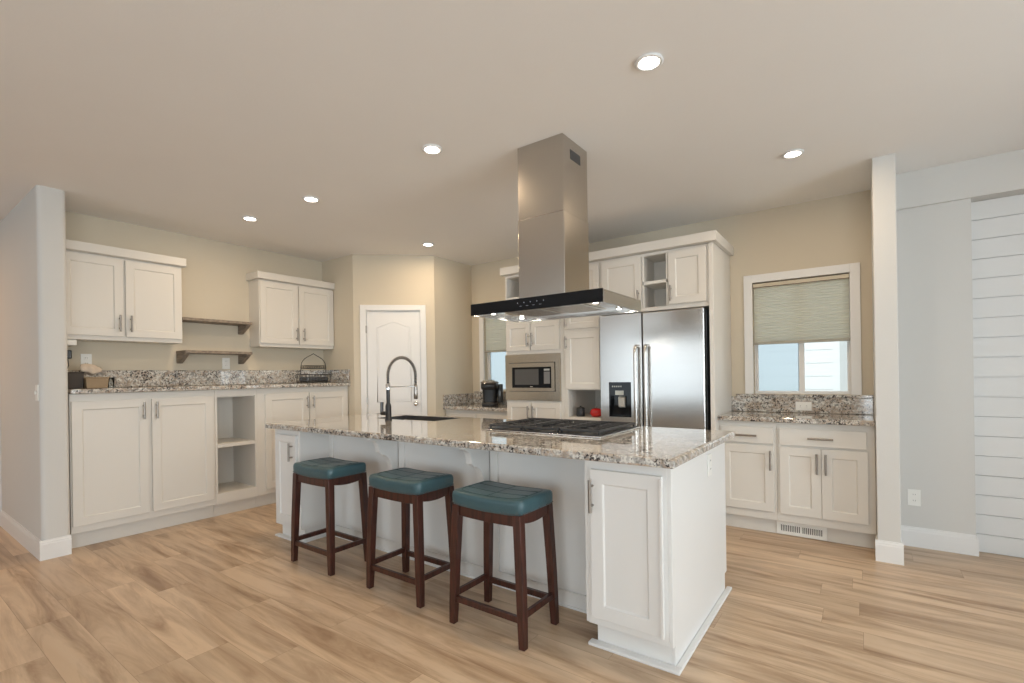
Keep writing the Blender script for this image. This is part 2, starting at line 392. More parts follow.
window('window_2', -3.84, -3.16, 1.07, 2.04)
def shade(x0, x1, z0, z1, label):
    s_ = root('window_shade', ((x0+x1)/2, 4.744, z0), 0, label, 'window shade'); h = (x1-x0)/2
    t = z1-z0; n = int(t/.0125); pts = []
    zig = []
    for i in range(n+1):
        zz = .022+(t-.06)*i/n; zig.append((zz, -.0095 if i % 2 else -.0055))
    front = [(y, zz) for zz, y in zig]; poly = front+[(-y+.002, zz) for zz, y in reversed(zig)]
    MB().prism(poly, 'x', -h+.004, h-.004).build('shade_fabric', SHADE, s_)
    MB().box(-h, h, -.016, .016, 0, .022).build('bottom_rail', RAILG, s_, .004)
    hr = MB().box(-h, h, -.022, .02, t-.042, t).build('head_rail', RAILB, s_, .003); hr['label'] = 'beige head rail of the shade'
    MB().box(-h, h, -.0235, -.022, t-.0425, t-.036).box(-h, h, -.0235, -.022, t-.006, t).build('rail_edging', BRNZ, hr)
    return s_
shade(-.784, -.086, 1.502, 2.042, 'cream cellular shade half lowered in the window right of the refrigerator')
shade(-3.837, -3.163, 1.555, 2.037, 'cream cellular shade in the narrow window behind the coffee maker')
# small sash locks at the foot of window 1
for x in (-.776, -.094):
    pass
for i, (a, b) in enumerate(RW):
    w_ = root('window_%d' % (3+i), (0, 0, 0), kind='structure')
    mb = MB().box(a-.07, a, -4.45, -4.43, .3, 2.47).box(b, b+.07, -4.45, -4.43, .3, 2.47).box(a, b, -4.45, -4.43, 2.4, 2.47).box(a-.09, b+.09, -4.45, -4.40, .26, .3)
    mb.box((a+b)/2-.03, (a+b)/2+.03, -4.53, -4.47, .3, 2.4).build('window_frame', TRIM, w_)
    MB().box(a, b, -4.505, -4.50, .3, 2.4).build('window_pane', GLS, w_)
for i, (a, b) in enumerate(SW):
    w_ = root('window_%d' % (5+i), (0, 0, 0), kind='structure')
    mb = MB().box(3.58, 3.6, a-.07, a, .3, 2.47).box(3.58, 3.6, b, b+.07, .3, 2.47).box(3.58, 3.6, a, b, 2.4, 2.47).box(3.55, 3.6, a-.09, b+.09, .26, .3)
    mb.box(3.62, 3.68, (a+b)/2-.03, (a+b)/2+.03, .3, 2.4).build('window_frame', TRIM, w_)
    MB().box(3.655, 3.66, a, b, .3, 2.4).build('window_pane', GLS, w_)

# pantry door on the diagonal wall
dr = root('door_1', (-4.70, 3.422, 0), DA, kind='structure')
c = .06
mb = MB().box(DLX0-.012-c, DLX0-.008, -.018, 0, 0, DZ+.012+c).box(DLX1+.008, DLX1+.012+c, -.018, 0, 0, DZ+.012+c).box(DLX0-.008, DLX1+.008, -.018, 0, DZ+.008, DZ+.012+c)
mb.build('door_casing', TRIM, dr, .004)
MB().box(DLX0-.012, DLX0-.003, 0, .1, 0, DZ+.012).box(DLX1+.003, DLX1+.012, 0, .1, 0, DZ+.012).box(DLX0-.003, DLX1+.003, 0, .1, DZ+.003, DZ+.012).build('door_jamb', TRIM, dr)
MB().box(DLX0, DLX1, .006, .04, .012, DZ).build('door_slab', TRIM, dr, .002)
def arch(x0, x1, z0, z1, rise, n=20):
    p = [(x0, z0), (x1, z0), (x1, z1)]
    for i in range(1, n): 
        t = i/n; p.append((x1+(x0-x1)*t, z1+rise*(.5-.5*math.cos(2*PI*t))))
    p.append((x0, z1)); return p
for (a0, a1, b0, b1, rs) in ((.255, .635, .98, 1.842, .055), (.255, .635, .2, .80, 0)):
    pl = arch(a0, a1, b0, b1, rs) if rs else [(a0, b0), (a1, b0), (a1, b1), (a0, b1)]
    MB().tube([(x, .0065, z) for x, z in pl], .0055, 6, closed=True).build('panel_moulding', TRIM, dr)
    cx_, cz_ = (a0+a1)/2, (b0+b1)/2
    MB().prism([(cx_+(x-cx_)*.88, cz_+(z-cz_)*.94) for x, z in pl], 'y', .001, .008).build('raised_panel', TRIM, dr, .003)
MB().lathe((.686, .006, .955), [(.027, 0), (.027, -.006), (.012, -.010), (.010, -.028), (.022, -.036), (.027, -.05), (.022, -.062), (.008, -.066)], 20, 'y').build('door_knob', CHR, dr)
for z in (1.77, .96, .22):
    MB().box(DLX0-.010, DLX0+.003, -.024, -.0185, z, z+.085).build('hinge', NICK, dr, .002)

# recessed ceiling lights
def can(x, y, label):
    t = root('recessed_light', (x, y, CZ-.012), 0, label, 'ceiling light', 'recessed ceiling lights')
    ring = [(.050, .0118), (.060, .011), (.063, .004), (.056, 0), (.045, .002)]
    mb = MB(); n = 32; vs = []
    for r_, h in ring:
        vs += [(r_*math.cos(2*PI*k/n), r_*math.sin(2*PI*k/n), h) for k in range(n)]
    mb.add(vs, [(i*n+k, i*n+(k+1) % n, ((i+1) % 5)*n+(k+1) % n, ((i+1) % 5)*n+k) for i in range(5) for k in range(n)], True)
    mb.build('trim_ring', TRIM, t)
    MB().lathe((0, 0, .003), [(.0445, 0), (.0445, .006)], 32).build('lens', BLED, t)
    l = bpy.data.lights.new('recessed_lamp', 'AREA'); l.shape = 'DISK'; l.size = .10; l.energy = 6.5; l.color = (1, .76, .50)
    lo = bpy.data.objects.new('recessed_lamp', l); COL.objects.link(lo); lo.location = (x, y, CZ-.016)
CL = ['recessed ceiling light nearest the camera, right of the range hood chimney',
      'recessed ceiling light left of the range hood chimney',
      'recessed ceiling light above the left end of the island, right one of the close pair',
      'leftmost recessed ceiling light, in front of the left wall cabinets',
      'recessed ceiling light in front of the pantry door, the farthest back',
      'recessed ceiling light in front of the shaded window, far right']
for (x, y), lb in zip(CANS, CL): can(x, y, lb)
lamp('hall_lamp', 'AREA', (-6.3, -.5, 2.6), (-6.3, -.5, 0), 15, (1, .55, .22), .15)

# ------------------------------------------------------------ left bank (local x = world y, fronts face +x)
LR = PI/2
def lroot(name, y, x, z, label, cat, group=None): return root(name, (x, y, z), LR, label, cat, group)
LF = -4.82; DL = .47      # body face and depth
def base_body(mb, x0, x1, d, ztop, toe=.12, rec=.055):
    mb.box(x0, x1, 0, d, toe, ztop).box(x0, x1, rec, d, 0, toe)
y0 = .995
t = lroot('base_cabinet', y0, LF, 0, 'white base cabinet with two tall shaker doors, next to the left stub wall', 'cabinet')
mb = MB(); base_body(mb, 0, 1.005, DL, 1.172); mb.build('body', CAB, t, .0015, 1)
door(t, .008, .490, .175, 1.115, hx=.455, hz=(.95, 1.09)); door(t, .515, .985, .175, 1.115, hx=.545, hz=(.95, 1.09))
t = lroot('open_base_cabinet', 2.0015, LF, 0, 'open white base cabinet with one shelf, between two door cabinets', 'cabinet')
W = .378
mb = MB().box(0, .018, .02, DL, .12, 1.172).box(W-.018, W, .02, DL, .12, 1.172).box(.018, W-.018, DL-.01, DL, .12, 1.172).box(.018, W-.018, .02, DL-.01, .12, .215).box(.018, W-.018, .02, DL-.01, 1.10, 1.172)
mb.box(0, W, 0, .02, .12, .215).box(0, W, 0, .02, 1.11, 1.172).box(0, .018, 0, .02, .215, 1.11).box(W-.018, W, 0, .02, .215, 1.11).box(0, W, .055, DL, 0, .12)
mb.build('body', CAB, t)
MB().box(.019, W-.019, .004, DL-.012, .635, .668).build('shelf', CAB, t, .002)
t = lroot('base_cabinet', 2.381, LF, 0, 'white base cabinet with two shaker doors, against the pantry wall', 'cabinet')
mb = MB(); base_body(mb, 0, 1.039, DL, 1.172); mb.build('body', CAB, t, .0015, 1)
door(t, .075, .535, .175, 1.115, hx=.515, hz=(.95, 1.08)); door(t, .552, 1.02, .175, 1.115, hx=.585, hz=(.95, 1.08))
tag(MB().box(-5.296, -4.77, .992, 3.421, 1.174, 1.21).build('worktop', GRAN, None, .006), 'speckled granite worktop on the left wall base cabinets', 'worktop')
tag(MB().box(-5.296, -5.274, .992, 3.421, 1.2115, 1.36).box(-5.274, -4.775, 3.400, 3.421, 1.2115, 1.36).build('backsplash', GRAN, None, .003), 'speckled granite backsplash along the left wall above the worktop', 'backsplash')
def upper(y0, w, label, seam, hl, hr, crown0, crown1):
    t = lroot('wall_cabinet', y0, -5.085, 1.605, label, 'cabinet')
    MB().box(0, w, 0, .211, 0, .705).build('body', CAB, t, .002)
    MB().prism([(-.02, .700), (-.043, .708), (-.043, .778), (.211, .778), (.211, .7055), (0, .7055), (0, .700)], 'x', crown0, crown1).build('crown_moulding', CAB, t, .002)
    door(t, .006, seam-.008, .035, .685, hx=hl, hz=(.075, .215), st=.06); door(t, seam+.008, w-.006, .035, .685, hx=hr, hz=(.075, .215), st=.06)
upper(.995, .848, 'white two-door wall cabinet beside the left stub wall', .415, .378, .455, 0, .875)
upper(2.55, .868, 'white two-door wall cabinet beside the pantry wall', .425, .395, .478, -.03, .868)
def fshelf(y0, y1, z, label, brk, bh):
    t = lroot('floating_shelf', y0, -5.08, z, label, 'shelf')
    MB().box(0, y1-y0, 0, .216, .003, .029).build('board', SHELFW, t, .003)
    for q in brk:
        MB().prism([(.216, .003), (.02, .003), (.03, -.012), (.18, -bh), (.216, -bh)], 'x', q, q+.04).build('bracket', SHELFW, t, .002)
fshelf(1.846, 2.475, 1.82, 'weathered wood floating shelf, upper of the two between the wall cabinets', (.585,), .085)
fshelf(1.865, 2.475, 1.515, 'weathered wood floating shelf, lower of the two between the wall cabinets', (.003, .565), .09)

def outlet(loc, rz, label, w=.072, h=.115, horiz=False, name='wall_outlet', cat='outlet'):
    t = root(name, loc, rz, label, cat)
    if horiz: w, h = h, w
    MB().box(-w/2, w/2, -.006, 0, -h/2, h/2).build('cover_plate', OUT, t, .002)
    if name == 'wall_outlet':
        for s_ in (-1, 1):
            mb = MB()
            cx_, cz_ = (s_*.022, 0) if horiz else (0, s_*.022)
            mb.box(cx_-.014, cx_+.014, -.0085, -.006, cz_-.014, cz_+.014)
            f = mb.build('socket', OUT, t, .002)
            m2 = MB()
            for q in (-.006, .006):
                if horiz: m2.box(cx_-.004, cx_+.004, -.0092, -.0085, cz_+q-.001, cz_+q+.001)
                else: m2.box(cx_+q-.001, cx_+q+.001, -.0092, -.0085, cz_-.002, cz_+.006)
            m2.build('slot', SLOT, f)
    else:
        MB().box(-.006, .006, -.016, -.006, -.012, .012).build('toggle', OUT, t, .002)
    return t
outlet((-5.297, 1.205, 1.44), LR, 'white outlet cover above the wicker basket on the left wall')
outlet((-5.297, 2.31, 1.43), LR, 'white outlet cover under the lower floating shelf')
outlet((-4.797, .82, 1.19), 0, 'white light switch on the side of the left stub wall', name='light_switch', cat='switch')
outlet((-.41, 4.6975, .972), 0, 'white outlet lying sideways in the granite backsplash below the window', horiz=True)
outlet((.28, 4.485, .35), 0, 'white outlet low on the grey wall beside the right stub wall')
outlet((-.6645, 2.665, .78), PI/2, 'white outlet high on the end panel of the island')
# little things at the left end of the left worktop
t = lroot('plug_in_adapter', 1.085, -5.297, 1.49, 'black adapter plugged in at the left end of the left wall', 'adapter')
MB().box(-.022, .022, -.04, 0, -.035, .035).build('adapter_body', BLK, t, .006)
MB().tube([(0, -.02, -.035), (.004, -.024, -.09), (-.006, -.012, -.13), (-.03, -.01, -.12)], .003, 6).build('cord', BLK, t)
tag(MB().box(-5.25, -5.095, 1.0, 1.105, 1.555, 1.604).build('under_cabinet_box', OUT, None, .008), 'small white box mounted under the left end of the wall cabinet', 'box')
def basket(loc, w, d, h, mat, label, cat='basket'):
    t = lroot('wicker_basket', loc[1], loc[0], loc[2], label, cat)
    mb = MB(); n = 6
    rings = []
    for i, (s_, z) in enumerate(((.90, 0), (.95, h*.5), (1.0, h), (.93, h), (.86, h*.1))):
        rings.append([(sx*w/2*s_, sy*d/2*s_, z) for sx, sy in ((-1, -1), (1, -1), (1, 1), (-1, 1))])
    vs = [p for rg in rings for p in rg]
    mb.add(vs, [(3, 2, 1, 0), (16, 17, 18, 19)]+[(i*4+k, i*4+(k+1) % 4, (i+1)*4+(k+1) % 4, (i+1)*4+k) for i in range(4) for k in range(4)])
    mb.build('basket_body', mat, t, .006)
    MB().tube([(-w/2, -d/2, h), (w/2, -d/2, h), (w/2, d/2, h), (-w/2, d/2, h)], .005, 8, closed=True).build('rim', mat, t)
    return t
basket((-5.02, 1.195, 1.211), .145, .14, .085, WICK, 'pale woven wicker basket on the left worktop')
basket((-5.06, 1.07, 1.211), .10, .15, .125, DWICK, 'dark woven basket behind the stub wall at the left end of the worktop')
bm = bmesh.new(); bmesh.ops.create_icosphere(bm, subdivisions=3, radius=1)
for v in bm.verts:
    k = 1+.12*math.sin(5*v.co.x+3*v.co.z)+.1*math.sin(7*v.co.y+2*v.co.x)
    v.co = Vector((v.co.x*.055*k, v.co.y*.062*k, v.co.z*.042*k+ (.012 if v.co.y < 0 else 0)))
me = bpy.data.meshes.new('folded_cloth'); bm.to_mesh(me); bm.free(); me.materials.append(CLOTH)
for p in me.polygons: p.use_smooth = True
o = bpy.data.objects.new('crumpled_cloth', me); COL.objects.link(o); o.location = (-5.02, 1.165, 1.356); tag(o, 'crumpled beige cloth lying on top of the pale wicker basket', 'cloth')
t = root('drinking_glass', (-5.05, 1.305, 1.211), 0, 'small clear glass beside the pale wicker basket', 'glass')
MB().lathe((0, 0, 0), [(.020, 0), (.026, .085), (.024, .085), (.019, .006)], 24).build('glass_body', GLS, t)
# two-tier wire rack with the pointed hoop
t = lroot('wire_rack', 3.155, -5.08, 1.211, 'black two-tier wire rack with a pointed hoop handle on the left worktop', 'rack')
def ogee(w, z0, z1, n=16):
    P = []
    for i in range(n+1):
        u = i/n; x = -w*(1-u)
        z = z0+(z1-z0)*(math.sqrt(max(0, 1-(1-u)**2.3))*.80 + .20*u**3.5); P.append((x, z))
    return [(-w, 0)]+P+[(-x, z) for x, z in reversed(P[:-1])]+[(w, 0)]
for yy in (-.0,):
    MB().tube([(x, yy, z) for x, z in ogee(.155, .18, .335)], .004, 8).build('hoop', BLK, t)
def tray(z, w, d, h, name):
    mb = MB()
    for zz in (z, z+h): mb.tube([(-w, -d, zz), (w, -d, zz), (w, d, zz), (-w, d, zz)], .0035, 6, closed=True)
    for i in range(9):
        x = -w+2*w*i/8; mb.tube([(x, -d, z+h), (x, -d, z), (x, d, z), (x, d, z+h)], .0022, 5)
    mb.build(name, BLK, t)
tray(.012, .150, .10, .085, 'lower_basket'); tray(.165, .115, .06, .03, 'upper_basket')
MB().box(-.13, .13, -.085, .085, .018, .07).build('lower_contents', DGREY, t, .01)
MB().tube([(-.155, 0, .18), (.155, 0, .18)], .003, 6).build('crossbar', BLK, t)

# ------------------------------------------------------------ fridge wall, right-hand base cabinets
BF = 4.198
t = root('base_cabinet', (-.968, BF+.02, 0), 0, 'white base cabinet with one drawer over one door, right of the refrigerator', 'cabinet')
mb = MB(); base_body(mb, 0, .418, .48, .874, .115, .055); mb.build('body', CAB, t, .0015, 1)
drawer(t, .02, .398, .705, .83, hx=(.135, .285), hz=.765)
door(t, .02, .398, .18, .690, hx=.378, hz=(.505, .655))
t = root('base_cabinet', (-.5485, BF+.02, 0), 0, 'white base cabinet under the window with one wide drawer over two doors', 'cabinet')
mb = MB(); base_body(mb, 0, .606, .48, .874, .115, .055); mb.build('body', CAB, t, .0015, 1)
drawer(t, .018, .558, .705, .83, hx=(.205, .365), hz=.765)
door(t, .018, .287, .18, .690, hx=.262, hz=(.505, .655)); door(t, .290, .565, .18, .690, hx=.317, hz=(.505, .655))
tag(MB().box(-.968, .0585, 4.168, 4.719, .876, .914).build('worktop', GRAN, None, .006), 'speckled granite worktop below the window right of the refrigerator', 'worktop')
tag(MB().box(-.968, .0585, 4.698, 4.7195, .9155, 1.045).box(-.93, .0585, 4.690, 4.7195, 1.045, 1.069).build('backsplash', GRAN, None, .003), 'speckled granite backsplash and ledge under the window right of the refrigerator', 'backsplash')
t = root('floor_vent', (-.40, BF+.0745, .004), 0, 'white slotted vent grille in the toe kick under the window cabinet', 'vent')
MB().box(-.165, .165, -.008, 0, 0, .098).build('grille_frame', OUT, t, .002)
mb = MB()
for g in (-1, 1):
    for i in range(11):
        x = g*.072-.06+i*.012; mb.box(x-.0028, x+.0028, -.0095, -.0081, .028, .074)
mb.build('slots', SLOT, t)

# ------------------------------------------------------------ fridge, tall cabinets
CF = 4.10
# small worktop with the coffee maker
t = root('base_cabinet', (-4.036, BF+.02, 0), 0, 'white base cabinet in the corner under the coffee maker', 'cabinet')
mb = MB(); base_body(mb, 0, .972, .48, .874, .115, .055); mb.build('body', CAB, t, .0015, 1)
drawer(t, .02, .475, .705, .83, hx=(.17, .32), hz=.765); drawer(t, .497, .95, .705, .83, hx=(.64, .79), hz=.765)
door(t, .02, .475, .18, .690, hx=.45, hz=(.505, .655)); door(t, .497, .95, .18, .690, hx=.52, hz=(.505, .655))
tag(MB().box(-4.038, -3.064, 4.168, 4.719, .876, .914).build('worktop', GRAN, None, .006), 'small granite worktop between the pantry wall and the microwave cabinet', 'worktop')
tag(MB().box(-4.038, -3.064, 4.698, 4.7195, .9155, 1.045).box(-4.038, -4.017, 4.170, 4.698, .9155, 1.045).box(-4.0, -3.07, 4.688, 4.7195, 1.045, 1.069).build('backsplash', GRAN, None, .003), 'granite backsplash in the corner behind the coffee maker', 'backsplash')
# tall cabinet with the microwave
D_ = .615
def niche(mb, x0, x1, z0, z1, d):   # open cubby: returns nothing, boards around it
    pass
t = root('microwave_cabinet', (-3.06, CF+.02, 0), 0, 'tall white cabinet holding the built-in microwave, left of the pantry cabinet', 'cabinet')
W = .695; zt = 2.31; d = D_-.02
mb = MB(); base_body(mb, 0, W, d, 1.005, .115, .055)
mb.box(0, .018, 0, d, 1.005, zt).box(W-.03, W, 0, d, 1.005, zt).box(.018, W-.03, d-.01, d, 1.005, zt)
mb.box(.018, W-.03, 0, d-.01, 1.478, 1.86).box(.018, W-.03, 0, d-.01, 2.285, zt).box(.30, W-.03, 0, d-.01, 1.86, 2.285)
mb.build('body', CAB, t, .0015, 1)
MB().box(.019, .299, .004, d-.012, 2.06, 2.078).build('shelf', CAB, t)
door(t, .02, .317, 1.515, 1.80, hx=.295, hz=(1.555, 1.69), st=.05); door(t, .329, .66, 1.515, 1.80, hx=.352, hz=(1.555, 1.69), st=.05)
door(t, .31, .665, 1.83, 2.275, hx=.34, hz=(1.87, 2.0), st=.05)
door(t, .02, .317, .18, .985, hx=.295, hz=(.80, .95), st=.05); door(t, .329, .66, .18, .985, hx=.355, hz=(.80, .95), st=.05)
mw = root('microwave', (-2.7225, CF-.003, 1.007), 0, 'stainless built-in microwave with a black window and trim kit', 'microwave')
MB().box(-.29, .29, .024, .45, .05, .42).build('oven_body', DGREY, mw)
mb = MB(); wall_rects(mb, -.3325, .3265, 0, .468, [(-.285, .278, .09, .385)], lambda a, b, c, d: mb.box(a, b, 0, .022, c, d)); mb.build('trim_frame', TRIMST, mw)
mb = MB(); wall_rects(mb, -.279, .272, .096, .379, [(-.238, .236, .128, .338)], lambda a, b, c, d: mb.box(a, b, -.012, .023, c, d)); f = mb.build('door_frame', TRIMST, mw)
MB().box(-.238, .236, -.006, .020, .128, .338).build('door_window', BGL, f)
MB().box(-.205, .085, -.0085, -.0065, .160, .318).build('mesh_screen', paint('microwave_screen', (.10, .098, .095), .2, .02, 5, 0), f)
MB().box(.15, .215, -.0085, -.0065, .30, .318).build('display', DISP, f)
mb = MB().box(.148, .217, -.0068, -.0064, .17, .29)
for i in range(4):
    for j in range(3): mb.box(.152+j*.022, .168+j*.022, -.0082, -.0065, .275-i*.03, .285-i*.03)
mb.build('keypad', paint('keypad_print', (.2, .2, .2), .3, 0.01, 5, 0), f)
MB().box(-.015, .015, -.0085, -.0065, .136, .144).build('badge', CHR, f)
# pantry cabinet with the nook
t = root('pantry_cabinet', (-2.3635, CF+.02, 0), 0, 'narrow tall white cabinet with an open nook, left of the refrigerator', 'cabinet')
W = .408
mb = MB(); base_body(mb, 0, W, d, .856, .115, .055)
mb.box(0, .045, 0, d, .856, 1.115).box(W-.015, W, 0, d, .856, 1.115).box(.045, W-.015, d-.012, d, .856, 1.115).box(0, W, 0, d, 1.115, zt)
mb.build('body', CAB, t, .0015, 1)
door(t, .03, W-.018, 1.70, 2.285, hx=.045, hz=(1.715, 1.85), st=.055)
door(t, .03, W-.018, 1.125, 1.665, hx=.045, hz=(1.51, 1.63), st=.055)
door(t, .03, W-.018, .18, .79, hx=.05, hz=(.62, .76), st=.055)
# over-fridge cabinet with cubbies and the end panel
t = root('refrigerator_surround', (-1.954, CF+.02, 0), 0, 'white cabinet bridging over the refrigerator with two open cubbies and a full-height end panel', 'cabinet')
W = .986
mb = MB().box(.952, W, -.02, D_-.02, 0, zt)
mb.box(0, .952, 0, d, 1.805, 1.838).box(0, .395, 0, d, 1.838, zt).box(.62, .952, 0, d, 1.838, zt).box(.395, .62, d-.3, d, 1.838, zt).box(.395, .62, 0, d-.3, 2.285, zt)
mb.box(.395, .412, -.012, 0, 1.838, 2.285).box(.604, .62, -.012, 0, 1.838, 2.285)
mb.build('body', CAB, t, .0015, 1)
MB().box(.396, .619, -.012, d-.302, 2.035, 2.062).build('shelf', CAB, t, .001)
door(t, .012, .388, 1.845, 2.285, hx=.365, hz=(1.875, 1.99), st=.06); door(t, .626, .930, 1.845, 2.285, hx=.648, hz=(1.87, 2.0), st=.06)
tag(MB().prism([(CF, 2.312), (CF-.035, 2.316), (CF-.035, 2.392), (4.715, 2.392), (4.715, 2.312)], 'x', -3.085, -.935).build('crown_moulding', CAB, None, .002), 'long white crown running along the top of the refrigerator and microwave cabinets', 'crown moulding')

# refrigerator
FX0, FX1 = -1.948, -1.032
t = root('refrigerator', (0, 0, 0), 0, 'stainless side-by-side refrigerator with an ice dispenser in the left door', 'refrigerator')
t.location = ((FX0+FX1)/2, 4.06, 0)
cx_ = (FX0+FX1)/2
MB().box(FX0-cx_, FX1-cx_, .075, .64, .02, 1.785).build('case', DGREY, t, .004)
MB().box(FX0-cx_+.02, FX1-cx_-.02, .05, .075, .02, .10).build('kick_grille', BLK, t)
sp = -1.55-cx_
for nm, a, b in (('door', FX0-cx_+.002, sp-.004), ('door', sp+.004, FX1-cx_-.002)):
    if a < -.4:
        mb = MB(); wall_rects(mb, a, b, .11, 1.79, [(-1.865-cx_, -1.655-cx_, .88, 1.19)], lambda p, q, r_, s_: mb.box(p, q, 0, .07, r_, s_))
        fd = mb.build('door', STEEL, t); fd['label'] = 'left freezer door with dispenser'
        hx = sp-.045
    else:
        fd = MB().box(a, b, 0, .07, .11, 1.79).build('door', STEEL, t, .008, 3); hx = sp+.045
    mb = MB()
    mb.tube([(hx, 0, 1.50), (hx, -.03, 1.502), (hx, -.048, 1.49), (hx, -.052, 1.44), (hx, -.052, .62), (hx, -.048, .58), (hx, -.03, .565), (hx, 0, .567)], .0145, 12)
    mb.build('handle', STEEL, fd)
    if a < -.4:
        dx0, dx1 = -1.865-cx_, -1.655-cx_
        dp = MB().box(dx0+.001, dx1-.001, .045, .069, .881, 1.189).box(dx0+.001, dx1-.001, .002, .045, 1.07, 1.189).box(dx0+.001, dx0+.012, .002, .045, .881, 1.07).box(dx1-.012, dx1-.001, .002, .045, .881, 1.07).box(dx0+.001, dx1-.001, .002, .045, .881, .892).build('dispenser', BGL, fd)
        MB().box(dx0+.06, dx0+.14, .000, .002, 1.075, 1.115).build('dispenser_label', DISP, dp)
        mb = MB()
        for i in range(5): mb.box(dx0+.03+i*.02, dx0+.04+i*.02, .0005, .002, 1.145, 1.158)
        mb.build('dispenser_icons', DISP, dp)
        MB().prism([(.044, 1.07), (.015, 1.05), (.022, .97), (.044, .96)], 'x', dx0+.08, dx0+.14).build('dispenser_paddle', paint('paddle_plastic', (.5, .5, .48), .3, .02, 3, 0), dp, .003)

# coffee maker
t = root('coffee_maker', (-3.55, 4.45, .9145), .62, 'black single-cup coffee maker with a silver lid on the corner worktop', 'coffee maker')
def blob(lev, n=40, p=3.2, cy=0):
    mb = MB(); vs = []
    for w2, d2, z, oy in lev: vs += [(x, y+oy, z) for x, y in superell(w2, d2, n, p)]
    mb.add(vs, [(i*n+k, i*n+(k+1) % n, (i+1)*n+(k+1) % n, (i+1)*n+k) for i in range(len(lev)-1) for k in range(n)], True)
    mb.add(vs[:n], [tuple(range(n))[::-1]]); mb.add(vs[-n:], [tuple(range(n))]); return mb
blob([(.088, .125, 0, 0), (.092, .13, .006, 0), (.092, .13, .028, 0), (.086, .122, .034, 0)]).build('drip_base', BLK, t)
blob([(.078, .065, .034, .055), (.080, .065, .10, .055), (.086, .068, .19, .052)]).build('machine_body', BLK, t)
blob([(.088, .118, .19, -.002), (.096, .128, .205, -.004), (.097, .128, .245, -.004), (.092, .122, .262, -.002)]).build('brew_head', BLK, t)
blob([(.091, .120, .262, -.002), (.090, .118, .276, .0), (.078, .100, .292, .004), (.050, .065, .302, .008)]).build('lid', CHR, t)
MB().tube([(-.092, -.02, .268), (-.088, -.10, .275), (-.06, -.142, .272), (.06, -.142, .272), (.088, -.10, .275), (.092, -.02, .268)], .008, 8).build('lid_handle', NICK, t)
blob([(.030, .07, .034, .03), (.032, .075, .06, .03), (.032, .075, .235, .03), (.028, .07, .25, .03)]).build('water_tank', paint('smoky_tank', (.06, .065, .07), .1, .02, 4, 0), t).location = (.116, 0, 0)
t.scale = (1.06, 1.04, 1.0)
MB().lathe((0, -.06, .0345), [(.046, 0), (.046, .004), (.040, .006)], 24).build('cup_rest', NICK, t)

# nook canister and red apple jar
t = root('canister', (-2.235, 4.21, .8565), 0, 'dark grey lidded canister in the nook left of the refrigerator', 'canister')
MB().lathe((0, 0, 0), [(.038, 0), (.041, .005), (.041, .068), (.038, .072)], 28).build('pot', paint('slate_glaze', (.03, .035, .04), .35, .05, 6, 0), t)
MB().lathe((0, 0, .073), [(.042, 0), (.042, .010), (.03, .015), (.008, .017), (.008, .020), (.013, .025), (.008, .029)], 28).build('lid', BLK, t)
t = root('apple_jar', (-2.075, 4.23, .8565), 0, 'glossy red apple-shaped jar with a short stem in the nook', 'jar')
MB().lathe((0, 0, 0), [(.025, 0), (.048, .008), (.060, .030), (.061, .052), (.050, .074), (.028, .083), (.008, .077)], 32).build('apple_body', RED, t)
MB().tube([(0, 0, .075), (.002, 0, .088), (.007, 0, .100)], [.004, .0035, .005], 8).build('stem', BLK, t)

# ------------------------------------------------------------ island
t = root('kitchen_island', (-2.2, 2.5, 0), 0, 'long white kitchen island with shaker end doors, recessed seating side and scrolled corbels', 'kitchen island')
ox, oy = -2.2, 2.5
def ibox(mb, x0, x1, y0, y1, z0, z1): mb.box(x0-ox, x1-ox, y0-oy, y1-oy, z0, z1)
PY = 2.31
for (a, b) in ((-1.06, -.682), (-3.865, -3.50)):        # the two pods
    mb = MB(); ibox(mb, a, b, 2.05, 3.03, .10, .874)
    ibox(mb, a+.03 if a > -2 else a+.045, b-.0 if a > -2 else b, 2.078, 2.98, 0, .10)
    mb.build('cabinet_body', ISL, t, .0015, 1)
mb = MB(); ibox(mb, -3.5, -1.06, PY, PY+.02, 0, .874)
mb.build('seating_panel', ISL, t)
mb = MB(); ibox(mb, -3.5, -1.06, 3.01, 3.03, 0, .874); mb.build('rear_panel', ISL, t)
mb = MB()   # end panels
mb.prism([(2.05-oy, .10), (2.078-oy, .10), (2.078-oy, 0), (2.985-oy, 0), (2.985-oy, .10), (3.03-oy, .10), (3.03-oy, .874), (2.05-oy, .874)], 'x', -.6815-ox, -.665-ox)
mb.build('end_panel', ISL, t, .001, 1)
mb = MB()   # shoe mouldings
def shoe(x0, x1, y0, y1): ibox(mb, x0, x1, y0, y1, 0, .015)
shoe(-1.06, -.636, 2.035, 2.0775); shoe(-.664, -.636, 2.0775, 3.03); shoe(-3.86, -3.49, 2.035, 2.0775); shoe(-3.49, -1.07, PY-.018, PY); shoe(-3.4995, -3.488, 2.0775, PY-.018)
mb.build('base_moulding', TRIM, t, .004)
mb = MB(); ibox(mb, -3.5, -1.06, PY-.012, PY, .015, .09); ibox(mb, -1.075, -1.0605, 2.055, PY, .10, .874); 
for cx in (-2.665, -1.84): ibox(mb, cx+.0, cx+.055, PY-.012, PY, .09, .874)
ibox(mb, -3.4995, -3.45, PY-.012, PY, .09, .874)
mb.build('panel_stiles', ISL, t, .001, 1)
dd = MB().shaker(-1.035-ox, -.70-ox, .14, .825, 2.03-oy, .0195, .062).build('door', ISL, t, .0015, 1)
handle(dd, -1.022-ox, .63, .78, 2.03-oy)
MB().box(-.708-ox, -.694-ox, 2.018-oy, 2.0295-oy, .14, .815).build('edge_highlight_strip', ISL, t, .003)  # added raised strip standing in for the highlight on the door's right edge
